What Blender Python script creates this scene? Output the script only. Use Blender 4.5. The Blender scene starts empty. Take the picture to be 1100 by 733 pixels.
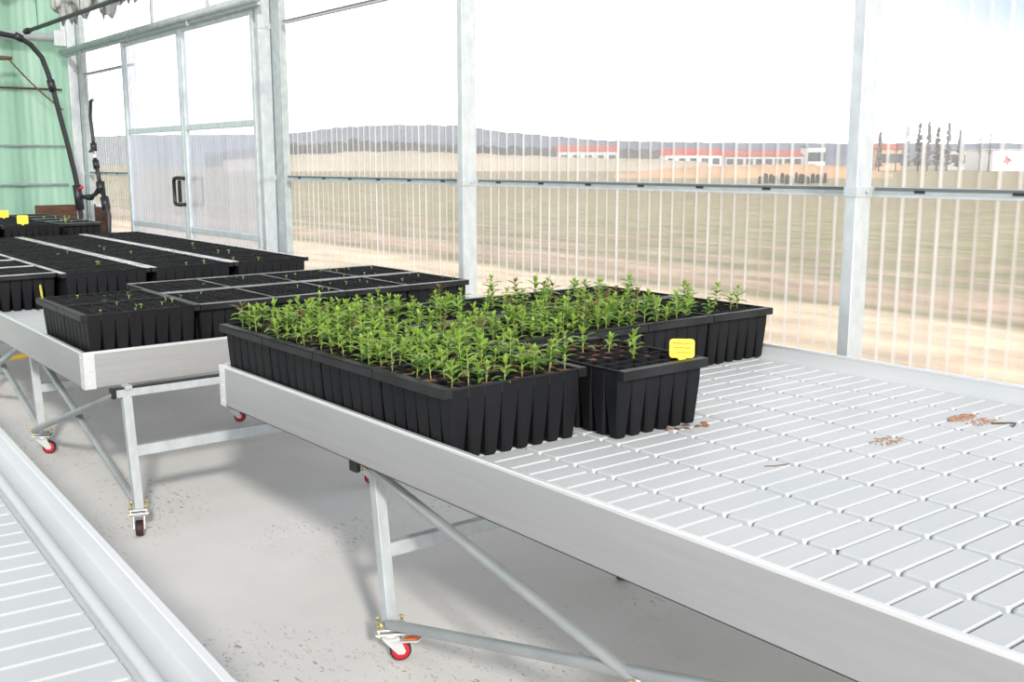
import bpy, math, random
from mathutils import Matrix, Vector, noise
C = bpy.context.scene.collection
S = bpy.context.scene
R = math.radians
ORD = ['first', 'second', 'third', 'fourth', 'fifth', 'sixth', 'seventh', 'eighth', 'ninth', 'tenth']

# ------------------------------------------------------------------ materials
def new_mat(name):
    m = bpy.data.materials.new(name); m.use_nodes = True
    nt = m.node_tree; nt.nodes.clear()
    return m, nt, nt.nodes, nt.links

def mat(name, col, rough=0.5, metal=0.0, col2=None, scale=8.0, stretch=(1, 1, 1), spec=0.5, bump=0.0, bscale=60.0, lo=0.35, hi=0.7, trans=0.0):
    m, nt, N, L = new_mat(name)
    out = N.new('ShaderNodeOutputMaterial'); b = N.new('ShaderNodeBsdfPrincipled')
    b.inputs['Roughness'].default_value = rough; b.inputs['Metallic'].default_value = metal
    b.inputs['Specular IOR Level'].default_value = spec
    b.inputs['Base Color'].default_value = (*col, 1)
    tc = N.new('ShaderNodeTexCoord'); mp = N.new('ShaderNodeMapping'); mp.inputs['Scale'].default_value = stretch
    L.new(tc.outputs['Object'], mp.inputs['Vector'])
    if col2 is not None:
        n = N.new('ShaderNodeTexNoise'); n.inputs['Scale'].default_value = scale; n.inputs['Detail'].default_value = 6
        L.new(mp.outputs['Vector'], n.inputs['Vector'])
        r = N.new('ShaderNodeValToRGB'); r.color_ramp.elements[0].position = lo; r.color_ramp.elements[1].position = hi
        r.color_ramp.elements[0].color = (*col, 1); r.color_ramp.elements[1].color = (*col2, 1)
        L.new(n.outputs['Fac'], r.inputs['Fac']); L.new(r.outputs['Color'], b.inputs['Base Color'])
    if bump:
        n2 = N.new('ShaderNodeTexNoise'); n2.inputs['Scale'].default_value = bscale
        L.new(mp.outputs['Vector'], n2.inputs['Vector'])
        bp = N.new('ShaderNodeBump'); bp.inputs['Strength'].default_value = bump; bp.inputs['Distance'].default_value = 0.01
        L.new(n2.outputs['Fac'], bp.inputs['Height']); L.new(bp.outputs['Normal'], b.inputs['Normal'])
    if trans:
        t = N.new('ShaderNodeBsdfTranslucent'); t.inputs['Color'].default_value = (*[min(1, c * 1.3) for c in col], 1)
        mx = N.new('ShaderNodeMixShader'); mx.inputs[0].default_value = trans
        L.new(b.outputs[0], mx.inputs[1]); L.new(t.outputs[0], mx.inputs[2]); L.new(mx.outputs[0], out.inputs[0])
    else:
        L.new(b.outputs[0], out.inputs[0])
    return m

M = {}
M['alu'] = mat('aluminium', (.36, .365, .375), .45, .3, (.43, .435, .44), 2, (1.0, 1.0, 26), lo=.2, hi=.8)
M['alu_edge'] = mat('aluminium_edge', (.82, .83, .84), .35, .5)
M['galv'] = mat('galvanised_steel', (.47, .51, .53), .45, .3, (.58, .62, .64), 22, (1, 1, .6), lo=.3, hi=.7)
M['galv_tube'] = mat('galvanised_tube', (.36, .39, .395), .42, .45, (.45, .475, .48), 6, (1, 1, 1))
M['galv_dark'] = mat('galvanised_channel', (.36, .41, .42), .5, .3, (.47, .52, .52), 14)
M['rail_groove'] = mat('rail_groove', (.13, .15, .155), .6)
M['frame'] = mat('painted_frame', (.52, .58, .60), .5, .25, (.64, .69, .71), 12)
M['zinc'] = mat('yellow_zinc', (.62, .52, .26), .4, .6)
M['caster_grey'] = mat('caster_steel', (.62, .64, .63), .45, .4)
M['rubber'] = mat('black_rubber', (.012, .012, .013), .6)
M['red'] = mat('red_wheel', (.55, .02, .035), .4)
M['orange'] = mat('orange_mark', (.8, .16, .03), .5)
M['blackp'] = mat('black_cap', (.012, .013, .016), .5)
M['yellow'] = mat('yellow_plastic', (.86, .74, .07), .5)
M['yellow_pole'] = mat('yellow_paint', (.80, .52, .04), .5)
M['ink'] = mat('label_ink', (.32, .10, .02), .8)
M['pot'] = mat('black_container_plastic', (.006, .0065, .008), .55, 0, (.013, .0135, .015), 5, (1, 1, .4), spec=.16)
M['rim'] = mat('black_rim_plastic', (.008, .0085, .010), .45, 0, (.024, .025, .027), 9, spec=.25)
M['rim_dust_glare'] = mat('dust_glare_rim_plastic', (.07, .07, .075), .38, 0, (.24, .24, .24), 5, spec=.4)  # slight dust plus sunlit glare, both put into the grey base colour
M['flange_pale'] = mat('sky_glare_flange', (.22, .22, .22), .35, 0, (.66, .66, .66), 5, spec=.6, lo=.3, hi=.6)  # sky glare on the end flanges, painted as a pale base colour
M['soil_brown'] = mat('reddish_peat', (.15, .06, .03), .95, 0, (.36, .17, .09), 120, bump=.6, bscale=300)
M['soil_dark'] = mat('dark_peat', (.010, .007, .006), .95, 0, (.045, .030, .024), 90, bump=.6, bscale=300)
M['tray'] = mat('tray_plastic', (.565, .59, .605), .5, 0, (.62, .64, .65), 2.5, spec=.35)
M['hose'] = mat('black_hose', (.012, .013, .018), .45)
M['clear'] = mat('pale_fitting', (.75, .77, .8), .3)
M['brown_board'] = mat('brown_board', (.05, .022, .012), .8, 0, (.12, .05, .028), 7, (1, 1, 5))
M['board_edge'] = mat('board_edge', (.14, .03, .025), .8)
M['screen'] = mat('grey_screen_cloth', (.40, .41, .40), .8, 0, (.62, .63, .62), 14, bump=.5, bscale=30)
M['handle'] = mat('handle_black', (.01, .01, .012), .35)
M['handle_grey'] = mat('handle_grey', (.33, .35, .38), .5)
M['stem'] = mat('seedling_stem', (.32, .42, .10), .6, 0, (.45, .35, .16), 20)
M['leafA'] = mat('leaf_green', (.115, .26, .028), .42, 0, (.19, .36, .05), 25, trans=.3)
M['leafB'] = mat('leaf_light_green', (.24, .40, .05), .42, 0, (.36, .50, .10), 25, trans=.3)
M['leafC'] = mat('leaf_reddish', (.22, .17, .06), .45, 0, (.20, .34, .07), 16, trans=.3)
M['sprout'] = mat('sprout_green', (.28, .48, .10), .5, 0, (.50, .60, .25), 30)
M['twig'] = mat('twig', (.12, .07, .045), .9)
M['dirt'] = mat('spilled_peat', (.34, .17, .11), .95, 0, (.55, .38, .28), 80)
M['leaf_litter'] = mat('dry_leaf', (.36, .16, .07), .9)
# exterior
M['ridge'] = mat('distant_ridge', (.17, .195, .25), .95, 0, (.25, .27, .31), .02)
M['bank'] = mat('sandy_bank', (.60, .50, .40), .95, 0, (.42, .36, .26), .06)
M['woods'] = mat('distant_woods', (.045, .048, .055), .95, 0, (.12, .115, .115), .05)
M['bank_orange'] = mat('orange_bank', (.70, .42, .24), .95, 0, (.52, .34, .20), .25)
M['roof_red'] = mat('red_roof', (.52, .12, .09), .9)
M['wall_grey'] = mat('shed_wall', (.50, .51, .50), .9)
M['wall_brick'] = mat('ochre_wall', (.55, .33, .20), .9, 0, (.66, .50, .36), .8)
M['wall_white'] = mat('white_wall', (.85, .85, .86), .8)
M['roof_blue'] = mat('grey_blue_roof', (.20, .25, .33), .8)
M['pane_dark'] = mat('dark_pane', (.06, .07, .09), .3)
M['bark'] = mat('bark', (.09, .075, .07), .9)
M['conifer'] = mat('conifer', (.09, .09, .10), .9, 0, (.15, .14, .14), 1.5)
M['stake'] = mat('dark_stake', (.025, .025, .025), .9)
M['emblem'] = mat('red_emblem', (.75, .08, .12), .7)

def poly_mat(name, tint, haze, base_fac, crest_fac, pitch, axis='X'):
    # clear corrugated polycarbonate: partly see-through, partly hazy, hazier along its crests
    m, nt, N, L = new_mat(name)
    out = N.new('ShaderNodeOutputMaterial')
    tr = N.new('ShaderNodeBsdfTransparent'); tr.inputs['Color'].default_value = (*tint, 1)
    df = N.new('ShaderNodeBsdfDiffuse'); df.inputs['Color'].default_value = (*haze, 1)
    tl = N.new('ShaderNodeBsdfTranslucent'); tl.inputs['Color'].default_value = (*haze, 1)
    gl = N.new('ShaderNodeBsdfGlossy'); gl.inputs['Roughness'].default_value = .15
    hz = N.new('ShaderNodeMixShader'); hz.inputs[0].default_value = .72
    L.new(df.outputs[0], hz.inputs[1]); L.new(tl.outputs[0], hz.inputs[2])
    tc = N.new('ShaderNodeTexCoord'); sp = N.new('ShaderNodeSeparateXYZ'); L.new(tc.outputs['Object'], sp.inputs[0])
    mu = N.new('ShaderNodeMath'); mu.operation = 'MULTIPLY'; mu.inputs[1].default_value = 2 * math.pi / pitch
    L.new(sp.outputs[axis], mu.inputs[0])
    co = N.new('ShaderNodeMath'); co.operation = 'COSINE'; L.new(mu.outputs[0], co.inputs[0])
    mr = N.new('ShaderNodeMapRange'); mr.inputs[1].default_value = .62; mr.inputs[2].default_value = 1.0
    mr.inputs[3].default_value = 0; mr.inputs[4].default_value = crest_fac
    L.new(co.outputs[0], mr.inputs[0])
    nz = N.new('ShaderNodeTexNoise'); nz.inputs['Scale'].default_value = 1.0; nz.inputs['Detail'].default_value = 5
    mp = N.new('ShaderNodeMapping'); mp.inputs['Scale'].default_value = (9, 9, .45); L.new(tc.outputs['Object'], mp.inputs[0]); L.new(mp.outputs[0], nz.inputs['Vector'])
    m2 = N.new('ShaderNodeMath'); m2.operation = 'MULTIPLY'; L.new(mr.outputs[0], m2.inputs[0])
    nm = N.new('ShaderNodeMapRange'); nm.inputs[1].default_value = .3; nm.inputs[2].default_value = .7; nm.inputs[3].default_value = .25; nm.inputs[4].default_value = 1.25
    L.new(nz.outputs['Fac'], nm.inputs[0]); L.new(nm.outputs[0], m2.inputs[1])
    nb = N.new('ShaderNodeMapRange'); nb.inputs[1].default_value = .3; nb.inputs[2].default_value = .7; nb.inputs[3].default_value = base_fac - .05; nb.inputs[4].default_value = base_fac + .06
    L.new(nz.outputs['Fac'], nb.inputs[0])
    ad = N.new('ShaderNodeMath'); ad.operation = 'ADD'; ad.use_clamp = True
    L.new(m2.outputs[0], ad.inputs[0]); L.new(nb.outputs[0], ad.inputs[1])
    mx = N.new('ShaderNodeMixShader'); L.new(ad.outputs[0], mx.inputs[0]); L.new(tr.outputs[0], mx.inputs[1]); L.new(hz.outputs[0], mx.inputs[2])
    m3 = N.new('ShaderNodeMixShader'); m3.inputs[0].default_value = .03
    L.new(mx.outputs[0], m3.inputs[1]); L.new(gl.outputs[0], m3.inputs[2]); L.new(m3.outputs[0], out.inputs[0])
    return m
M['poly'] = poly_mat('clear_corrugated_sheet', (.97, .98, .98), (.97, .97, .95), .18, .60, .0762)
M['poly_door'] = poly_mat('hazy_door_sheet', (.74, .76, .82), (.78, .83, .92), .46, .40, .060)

def gable_mat():
    m, nt, N, L = new_mat('green_translucent_sheet')
    out = N.new('ShaderNodeOutputMaterial')
    tc = N.new('ShaderNodeTexCoord'); mp = N.new('ShaderNodeMapping'); mp.inputs['Scale'].default_value = (1, 5, .5)
    L.new(tc.outputs['Object'], mp.inputs[0])
    n = N.new('ShaderNodeTexNoise'); n.inputs['Scale'].default_value = 1.6; n.inputs['Detail'].default_value = 4; L.new(mp.outputs[0], n.inputs['Vector'])
    r = N.new('ShaderNodeValToRGB'); r.color_ramp.elements[0].position = .3; r.color_ramp.elements[1].position = .75
    r.color_ramp.elements[0].color = (.29, .51, .40, 1); r.color_ramp.elements[1].color = (.45, .67, .55, 1)
    L.new(n.outputs['Fac'], r.inputs[0])
    d = N.new('ShaderNodeBsdfDiffuse'); t = N.new('ShaderNodeBsdfTranslucent')
    L.new(r.outputs[0], d.inputs[0]); L.new(r.outputs[0], t.inputs[0])
    mx = N.new('ShaderNodeMixShader'); mx.inputs[0].default_value = .55
    L.new(d.outputs[0], mx.inputs[1]); L.new(t.outputs[0], mx.inputs[2]); L.new(mx.outputs[0], out.inputs[0])
    return m
M['gable'] = gable_mat()

def floor_mat():
    m, nt, N, L = new_mat('worn_concrete')
    out = N.new('ShaderNodeOutputMaterial'); b = N.new('ShaderNodeBsdfPrincipled'); b.inputs['Roughness'].default_value = .75
    tc = N.new('ShaderNodeTexCoord')
    n = N.new('ShaderNodeTexNoise'); n.inputs['Scale'].default_value = 1.7; n.inputs['Detail'].default_value = 8; L.new(tc.outputs['Object'], n.inputs['Vector'])
    r = N.new('ShaderNodeValToRGB'); r.color_ramp.elements[0].position = .3; r.color_ramp.elements[1].position = .72
    r.color_ramp.elements[0].color = (.68, .67, .655, 1); r.color_ramp.elements[1].color = (.80, .79, .775, 1)
    L.new(n.outputs['Fac'], r.inputs[0])
    # brown dirt specks and squiggles, denser in patches
    n2 = N.new('ShaderNodeTexNoise'); n2.inputs['Scale'].default_value = 52; n2.inputs['Detail'].default_value = 3; n2.inputs['Distortion'].default_value = 1.2
    mp = N.new('ShaderNodeMapping'); mp.inputs['Scale'].default_value = (.55, 1.3, 1); L.new(tc.outputs['Object'], mp.inputs[0]); L.new(mp.outputs[0], n2.inputs['Vector'])
    n3 = N.new('ShaderNodeTexNoise'); n3.inputs['Scale'].default_value = 1.1; n3.inputs['Detail'].default_value = 2; L.new(tc.outputs['Object'], n3.inputs['Vector'])
    a = N.new('ShaderNodeMapRange'); a.inputs[1].default_value = .61; a.inputs[2].default_value = .68; L.new(n2.outputs['Fac'], a.inputs[0])
    c = N.new('ShaderNodeMapRange'); c.inputs[1].default_value = .46; c.inputs[2].default_value = .60; c.inputs[4].default_value = .75; L.new(n3.outputs['Fac'], c.inputs[0])
    k = N.new('ShaderNodeMath'); k.operation = 'MULTIPLY'; L.new(a.outputs[0], k.inputs[0]); L.new(c.outputs[0], k.inputs[1])
    mx = N.new('ShaderNodeMixRGB'); mx.inputs[2].default_value = (.27, .20, .15, 1)
    L.new(k.outputs[0], mx.inputs[0]); L.new(r.outputs[0], mx.inputs[1]); L.new(mx.outputs[0], b.inputs['Base Color'])
    L.new(b.outputs[0], out.inputs[0])
    return m
M['floor'] = floor_mat()

def field_mat():
    m, nt, N, L = new_mat('open_field')
    out = N.new('ShaderNodeOutputMaterial'); b = N.new('ShaderNodeBsdfPrincipled'); b.inputs['Roughness'].default_value = .95; b.inputs['Specular IOR Level'].default_value = .1
    tc = N.new('ShaderNodeTexCoord'); sp = N.new('ShaderNodeSeparateXYZ'); L.new(tc.outputs['Object'], sp.inputs[0])
    nz = N.new('ShaderNodeTexNoise'); nz.inputs['Scale'].default_value = .22; nz.inputs['Detail'].default_value = 6
    mp0 = N.new('ShaderNodeMapping'); mp0.inputs['Scale'].default_value = (.6, 1.6, 1); L.new(tc.outputs['Object'], mp0.inputs[0]); L.new(mp0.outputs[0], nz.inputs['Vector'])
    wob = N.new('ShaderNodeMath'); wob.operation = 'MULTIPLY_ADD'; wob.inputs[1].default_value = 1.5
    L.new(nz.outputs['Fac'], wob.inputs[0]); L.new(sp.outputs['Y'], wob.inputs[2])      # Y + 3.2*noise
    ramp = N.new('ShaderNodeValToRGB')
    mr = N.new('ShaderNodeMapRange'); mr.inputs[1].default_value = 4; mr.inputs[2].default_value = 44; L.new(wob.outputs[0], mr.inputs[0]); L.new(mr.outputs[0], ramp.inputs[0])
    e = ramp.color_ramp.elements
    e[0].position = 0; e[0].color = (.95, .75, .54, 1)
    e[1].position = 1; e[1].color = (.39, .325, .20, 1)
    for p, c in ((.10, (.90, .68, .48)), (.165, (.95, .74, .53)), (.180, (.34, .30, .17)), (.20, (.58, .42, .30)), (.225, (.60, .45, .32)), (.243, (.30, .29, .16)), (.262, (.52, .39, .28)), (.29, (.33, .31, .165)), (.33, (.46, .355, .24)), (.37, (.37, .335, .19)), (.60, (.42, .36, .215))):
        x = e.new(p); x.color = (*c, 1)
    n2 = N.new('ShaderNodeTexNoise'); n2.inputs['Scale'].default_value = 1.3; n2.inputs['Detail'].default_value = 7; L.new(mp0.outputs[0], n2.inputs['Vector'])
    mr2 = N.new('ShaderNodeMapRange'); mr2.inputs[1].default_value = .3; mr2.inputs[2].default_value = .7; mr2.inputs[3].default_value = .66; mr2.inputs[4].default_value = 1.26; L.new(n2.outputs['Fac'], mr2.inputs[0])
    mul = N.new('ShaderNodeVectorMath'); mul.operation = 'SCALE'; L.new(ramp.outputs[0], mul.inputs[0]); L.new(mr2.outputs[0], mul.inputs[3])
    L.new(mul.outputs[0], b.inputs['Base Color']); L.new(b.outputs[0], out.inputs[0])
    return m
M['field'] = field_mat()

# ------------------------------------------------------------------ mesh builder
class MB:
    def __init__(s): s.v = []; s.f = []; s.sm = []; s.mi = []
    def add(s, vs, fs, smooth=False, mi=0):
        b = len(s.v); s.v += [tuple(v) for v in vs]
        for f in fs: s.f.append(tuple(b + i for i in f)); s.sm.append(smooth); s.mi.append(mi)
    def loft(s, rings, cap0=True, cap1=True, smooth=False, closed=True, mi=0):
        n = len(rings[0]); vs = [p for r in rings for p in r]; fs = []
        for k in range(len(rings) - 1):
            for i in range(n if closed else n - 1):
                j = (i + 1) % n
                fs.append((k * n + i, k * n + j, (k + 1) * n + j, (k + 1) * n + i))
        if cap0: fs.append(tuple(reversed(range(n))))
        if cap1: fs.append(tuple((len(rings) - 1) * n + i for i in range(n)))
        s.add(vs, fs, smooth, mi)
    def box(s, a, b, bev=0.002, mi=0, m=None):
        x0, y0, z0 = [min(a[i], b[i]) for i in range(3)]; x1, y1, z1 = [max(a[i], b[i]) for i in range(3)]
        e = min(bev, (x1 - x0) * .45, (y1 - y0) * .45, (z1 - z0) * .45)
        def ring(z, i):
            c = e
            return [(x0 + c + i, y0 + i, z), (x1 - c - i, y0 + i, z), (x1 - i, y0 + c + i, z), (x1 - i, y1 - c - i, z), (x1 - c - i, y1 - i, z), (x0 + c + i, y1 - i, z), (x0 + i, y1 - c - i, z), (x0 + i, y0 + c + i, z)]
        i = e * .98 if e < min(x1 - x0, y1 - y0) * .4 else e * .5
        r = [ring(z0, i * .5), ring(z0 + e, 0), ring(z1 - e, 0), ring(z1, i * .5)]
        if m is not None: r = [[m @ Vector(p) for p in q] for q in r]
        s.loft(r, mi=mi)
    def bar(s, p, q, w, h, mi=0, bev=.002, up=(0, 0, 1)):
        p = Vector(p); q = Vector(q); d = (q - p); l = d.length; d.normalize()
        u = Vector(up)
        if abs(d.dot(u)) > .98: u = Vector((0, 1, 0))
        x = d.cross(u).normalized(); z = x.cross(d).normalized()
        m = Matrix(((x.x, d.x, z.x, p.x), (x.y, d.y, z.y, p.y), (x.z, d.z, z.z, p.z), (0, 0, 0, 1)))
        s.box((-w / 2, 0, -h / 2), (w / 2, l, h / 2), bev, mi, m)
    def tube(s, pts, r, seg=10, mi=0, cap=True):
        pts = [Vector(p) for p in pts]; rings = []
        rr = r if isinstance(r, (list, tuple)) else [r] * len(pts)
        prev = None
        for i, p in enumerate(pts):
            d = (pts[min(i + 1, len(pts) - 1)] - pts[max(i - 1, 0)]).normalized()
            if prev is None:
                u = Vector((0, 0, 1)) if abs(d.z) < .9 else Vector((1, 0, 0))
                x = d.cross(u).normalized()
            else:
                x = (prev - d * prev.dot(d)).normalized()
            prev = x; y = d.cross(x)
            rings.append([p + (x * math.cos(t) + y * math.sin(t)) * rr[i] for t in [2 * math.pi * k / seg for k in range(seg)]])
        s.loft(rings, cap, cap, True, mi=mi)
    def lathe(s, prof, m=None, seg=20, mi=0):
        rings = []
        for rad, z in prof:
            q = [Vector((rad * math.cos(2 * math.pi * k / seg), rad * math.sin(2 * math.pi * k / seg), z)) for k in range(seg)]
            rings.append([m @ p for p in q] if m is not None else q)
        s.loft(rings, True, True, True, mi=mi)
    def build(s, name, mats, parent=None, loc=None):
        me = bpy.data.meshes.new(name); me.from_pydata(s.v, [], s.f)
        for mm in (mats if isinstance(mats, (list, tuple)) else [mats]): me.materials.append(mm)
        me.polygons.foreach_set('use_smooth', s.sm); me.polygons.foreach_set('material_index', s.mi); me.update()
        o = bpy.data.objects.new(name, me); C.objects.link(o)
        if parent is not None: o.parent = parent
        if loc: o.location = loc
        return o

def smooth_by_angle(o, a=35):
    pass

def tag(o, label, cat, group=None, kind=None):
    o['label'] = label; o['category'] = cat
    if group: o['group'] = group
    if kind: o['kind'] = kind
    return o

def empty(name, mtx):
    o = bpy.data.objects.new(name, None); C.objects.link(o); o.empty_display_size = .1
    o.matrix_world = mtx
    return o

def copy_tree(o, parent=None):
    c = o.copy(); C.objects.link(c)
    if parent is not None: c.parent = parent
    for ch in list(o.children): copy_tree(ch, c)
    return c

T = Matrix.Translation
def RZ(a): return Matrix.Rotation(R(a), 4, 'Z')
def RX(a): return Matrix.Rotation(R(a), 4, 'X')
def RY(a): return Matrix.Rotation(R(a), 4, 'Y')

EYE = 1.55
FH = Vector((-.7837, .6211, 0)); RH = Vector((.6211, .7837, 0))

# ------------------------------------------------------------------ setting: floor, ground, walls
m = MB(); m.box((-12.9, -5.5, -.12), (3.2, 3.80, 0), .004)
tag(m.build('floor', M['floor']), 'pale worn concrete greenhouse floor with dirt specks', 'floor', kind='structure')
m = MB(); m.add([(-900, -60, -.06), (500, -60, -.06), (500, 900, -.06), (-900, 900, -.06)], [(0, 1, 2, 3)])
tag(m.build('ground', M['field']), 'sandy track and dry grassy field outside the greenhouse', 'ground', kind='structure')

COLX = [-12.6, -7.68, -5.03, -2.41, .21, 2.83]
WALLTOP = 4.3
names = ['far corner galvanised column beside the green end wall', 'galvanised column at the near side of the double door',
         'slim galvanised column behind the seedling containers', 'galvanised column behind the empty bench tray, with bolted rail bracket',
         'galvanised column beyond the edge of view', 'galvanised column beyond the last bay']
for i, x in enumerate(COLX):
    m = MB(); m.box((x - .027, 3.60, 0), (x + .027, 3.70, WALLTOP), .004)
    m.box((x - .06, 3.57, 0), (x + .06, 3.72, .012), .002)
    if i < 2:
        m.box((x - .06, 3.705, 0), (x + .17, 3.725, WALLTOP), .003, mi=1)
        m.box((x + .15, 3.725, 0), (x + .17, 3.76, WALLTOP), .003, mi=1)
    for z in (1.44, 2.585):
        m.box((x - .030, 3.597, z - .020), (x + .031, 3.704, z + .020), .001)
        m.lathe([(.008, 0), (.008, .006), (.004, .007)], T((x + .034, 3.66, z)) @ RY(90), 8)
    tag(m.build('column', [M['galv'], M['galv_dark']]), names[i], 'column', kind='structure')

def corrugated(x0, x1, z0, z1, y, pitch, amp, per=10, axis='x'):
    mb = MB(); n = int(abs(x1 - x0) / pitch * per); vs = []; fs = []
    for i in range(n + 1):
        x = x0 + (x1 - x0) * i / n
        d = amp * math.cos(2 * math.pi * x / pitch)
        # flatten the troughs a little like a profiled sheet
        d = amp * math.tanh(2.2 * d / amp) / math.tanh(2.2)
        for z in (z0, z1):
            vs.append((x, y - d, z) if axis == 'x' else (y + d, x, z))
    for i in range(n): fs.append((2 * i, 2 * i + 2, 2 * i + 3, 2 * i + 1))
    mb.add(vs, fs, True)
    return mb

bays = [(-12.80, -10.86, 0, WALLTOP, 'narrow clear corrugated sheet between the far corner and the door'),
        (-7.60, -5.03, 0, WALLTOP, 'clear corrugated sheet bay next to the double door'),
        (-5.03, -2.41, 0, WALLTOP, 'clear corrugated sheet bay behind the seedlings'),
        (-2.41, .21, 0, WALLTOP, 'clear corrugated sheet bay behind the empty bench tray'),
        (.21, 2.83, 0, WALLTOP, 'clear corrugated sheet bay beyond the edge of view'),
        (-10.86, -7.60, 2.82, WALLTOP, 'clear corrugated sheet above the double door')]
for i, (a, b, z0, z1, lab) in enumerate(bays):
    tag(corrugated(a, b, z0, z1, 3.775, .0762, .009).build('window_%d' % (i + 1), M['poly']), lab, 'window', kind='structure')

# slotted horizontal rails between the columns
ti = 0
def rail(x0, x1, z, lab, slots=True):
    global ti
    ti += 1
    h = .018 if slots else .011
    mb = MB(); mb.box((x0, 3.705, z - h), (x1, 3.745, z + h), .003)
    mb.box((x0, 3.698, z - h - .003), (x1, 3.7045, z - h + .006), .001, mi=2)
    mb.box((x0 + .01, 3.7030, z + h - .014), (x1 - .01, 3.7055, z + h - .002), .0005, mi=3)
    if slots:
        n = int((x1 - x0) / .38)
        for k in range(n):
            xx = x0 + .2 + k * .38
            mb.box((xx - .022, 3.7025, z - .004), (xx + .022, 3.7055, z + .008), .0005, mi=1)
    tag(mb.build('trim_%d' % ti, [M['galv_dark'], M['blackp'], M['galv'], M['rail_groove']]), lab, 'rail', kind='structure')
rail(-12.4, -10.84, 1.44, 'short lower rail between the far corner and the door')
rail(-12.4, -10.84, 2.53, 'short upper rail between the far corner and the door', False)
for a, b, l in ((-7.46, -5.06, 'in the bay next to the double door'), (-5.00, -2.44, 'in the bay behind the seedlings'), (-2.38, .18, 'in the bay behind the empty bench tray'), (.24, 2.8, 'beyond the edge of view')):
    rail(a, b, 1.44, 'slotted galvanised lower rail ' + l)
    rail(a, b, 2.60, 'galvanised upper rail ' + l, False)
# eave-level bar above the door line
m = MB(); m.tube([(-12.62, 3.55, 2.775), (-7.55, 3.55, 2.775)], .034, 12)
m.box((-12.62, 3.555, 2.72), (-7.55, 3.59, 2.745), .003)
for x in (-11.9, -10.4, -8.9): m.box((x - .004, 3.53, 2.70), (x + .004, 3.56, 2.75), .001)
tag(m.build('trim_door_track', M['galv_dark']), 'round sliding door track above the double door', 'door track', kind='structure')
for k, (x, w) in enumerate(((-10.30, .012), (-8.95, .012))):
    m = MB(); m.box((x - w, 3.74, 2.80), (x + w, 3.765, WALLTOP), .002)
    tag(m.build('trim_hanger_%d' % (k + 1), M['galv_dark']), ['slim upright above the far leaf of the door', 'slim upright above the near leaf of the door'][k], 'upright', kind='structure')

# double door ------------------------------------------------------
door = tag(empty('door_1', T((-9.27, 3.63, 0))), 'double sliding door with hazy corrugated panels and two handles', 'door', kind='structure')
def dbox(name, x0, x1, z0, z1, mt, y0=-.02, y1=.02):
    mb = MB(); mb.box((x0 + 9.27, y0, z0), (x1 + 9.27, y1, z1), .004); return mb.build(name, mt, door)
XL, XM, XR = -10.83, -9.29, -7.78
dbox('stile', XL, XL + .07, .06, 2.76, M['frame']); dbox('stile', XM - .055, XM - .003, .06, 2.76, M['frame']); dbox('stile', XM + .003, XM + .055, .06, 2.76, M['frame']); dbox('stile', XR - .05, XR, .06, 2.76, M['frame'])
for a, b in ((XL + .07, XM - .055), (XM + .055, XR - .05)):
    for z, h in ((2.725, .035), (1.865, .025), (.957, .025), (.09, .035)):
        dbox('door_rail', a, b, z - h, z + h, M['frame'], -.016, .016)
    for z0, z1 in ((.125, .932), (.982, 1.84), (1.89, 2.69)):
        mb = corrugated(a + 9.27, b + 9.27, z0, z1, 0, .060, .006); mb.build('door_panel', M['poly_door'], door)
def handle(x, y, sgn, mt):
    mb = MB(); z = 1.30
    mb.tube([(x, y, z - .115), (x - .01, y + sgn * .035, z - .12), (x - .05, y + sgn * .05, z - .12), (x - .12, y + sgn * .05, z - .115), (x - .135, y + sgn * .05, z - .09), (x - .135, y + sgn * .05, z + .09), (x - .12, y + sgn * .05, z + .115), (x - .05, y + sgn * .05, z + .12), (x - .01, y + sgn * .035, z + .12), (x, y, z + .115)], .017, 10)
    mb.box((x - .055, y + sgn * .02, z - .10), (x - .035, y + sgn * .05, z + .10), .003)
    mb.build('handle', mt, door)
handle(XM + 9.27 - .02, -.02, -1, M['handle'])
h2 = MB(); x = XM + 9.27 + .03
h2.tube([(x, .02, 1.19), (x + .03, .07, 1.18), (x + .12, .07, 1.185), (x + .14, .07, 1.22), (x + .14, .07, 1.38), (x + .12, .07, 1.415), (x + .03, .07, 1.42), (x, .02, 1.41)], .017, 10)
h2.build('handle', M['handle'], door)

# green end wall ---------------------------------------------------
g = corrugated(-4.5, 3.77, 0, WALLTOP, -12.78, .0762, .003, axis='y')
tag(g.build('wall_left', M['gable']), 'green translucent corrugated end wall of the greenhouse', 'wall', kind='structure')
for k, (z, r, lab) in enumerate(((2.375, .012, 'upper thin rail across the green end wall'), (1.745, .012, 'middle thin rail across the green end wall'), (1.31, .014, 'lower thin rail across the green end wall'))):
    m = MB(); m.tube([(-12.74, -4.5, z), (-12.74, 3.56, z)], r, 8)
    tag(m.build('trim_end_%d' % (k + 1), M['galv_dark'] if k else M['twig']), lab, 'rail', kind='structure')
m = MB(); m.tube([(-12.62, -4.5, 2.90), (-12.62, 3.59, 2.93)], .048, 12); m.box((-12.67, 3.47, 2.84), (-12.56, 3.598, 3.01), .006)
m.box((-12.66, 3.545, 3.01), (-12.57, 3.598, 3.2), .006)
tag(m.build('trim_tie_beam', M['galv']), 'thick round tie beam bracketed to the far corner column', 'beam', kind='structure')
for k, y in enumerate((3.05, 1.6)):
    m = MB(); m.box((-12.93, y - .09, 0), (-12.85, y + .09, WALLTOP), .004)
    tag(m.build('trim_end_post_%d' % (k + 1), M['galv_dark']), ['post standing behind the green end wall near the corner', 'post standing behind the green end wall further from the corner'][k], 'post', kind='structure')

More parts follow.
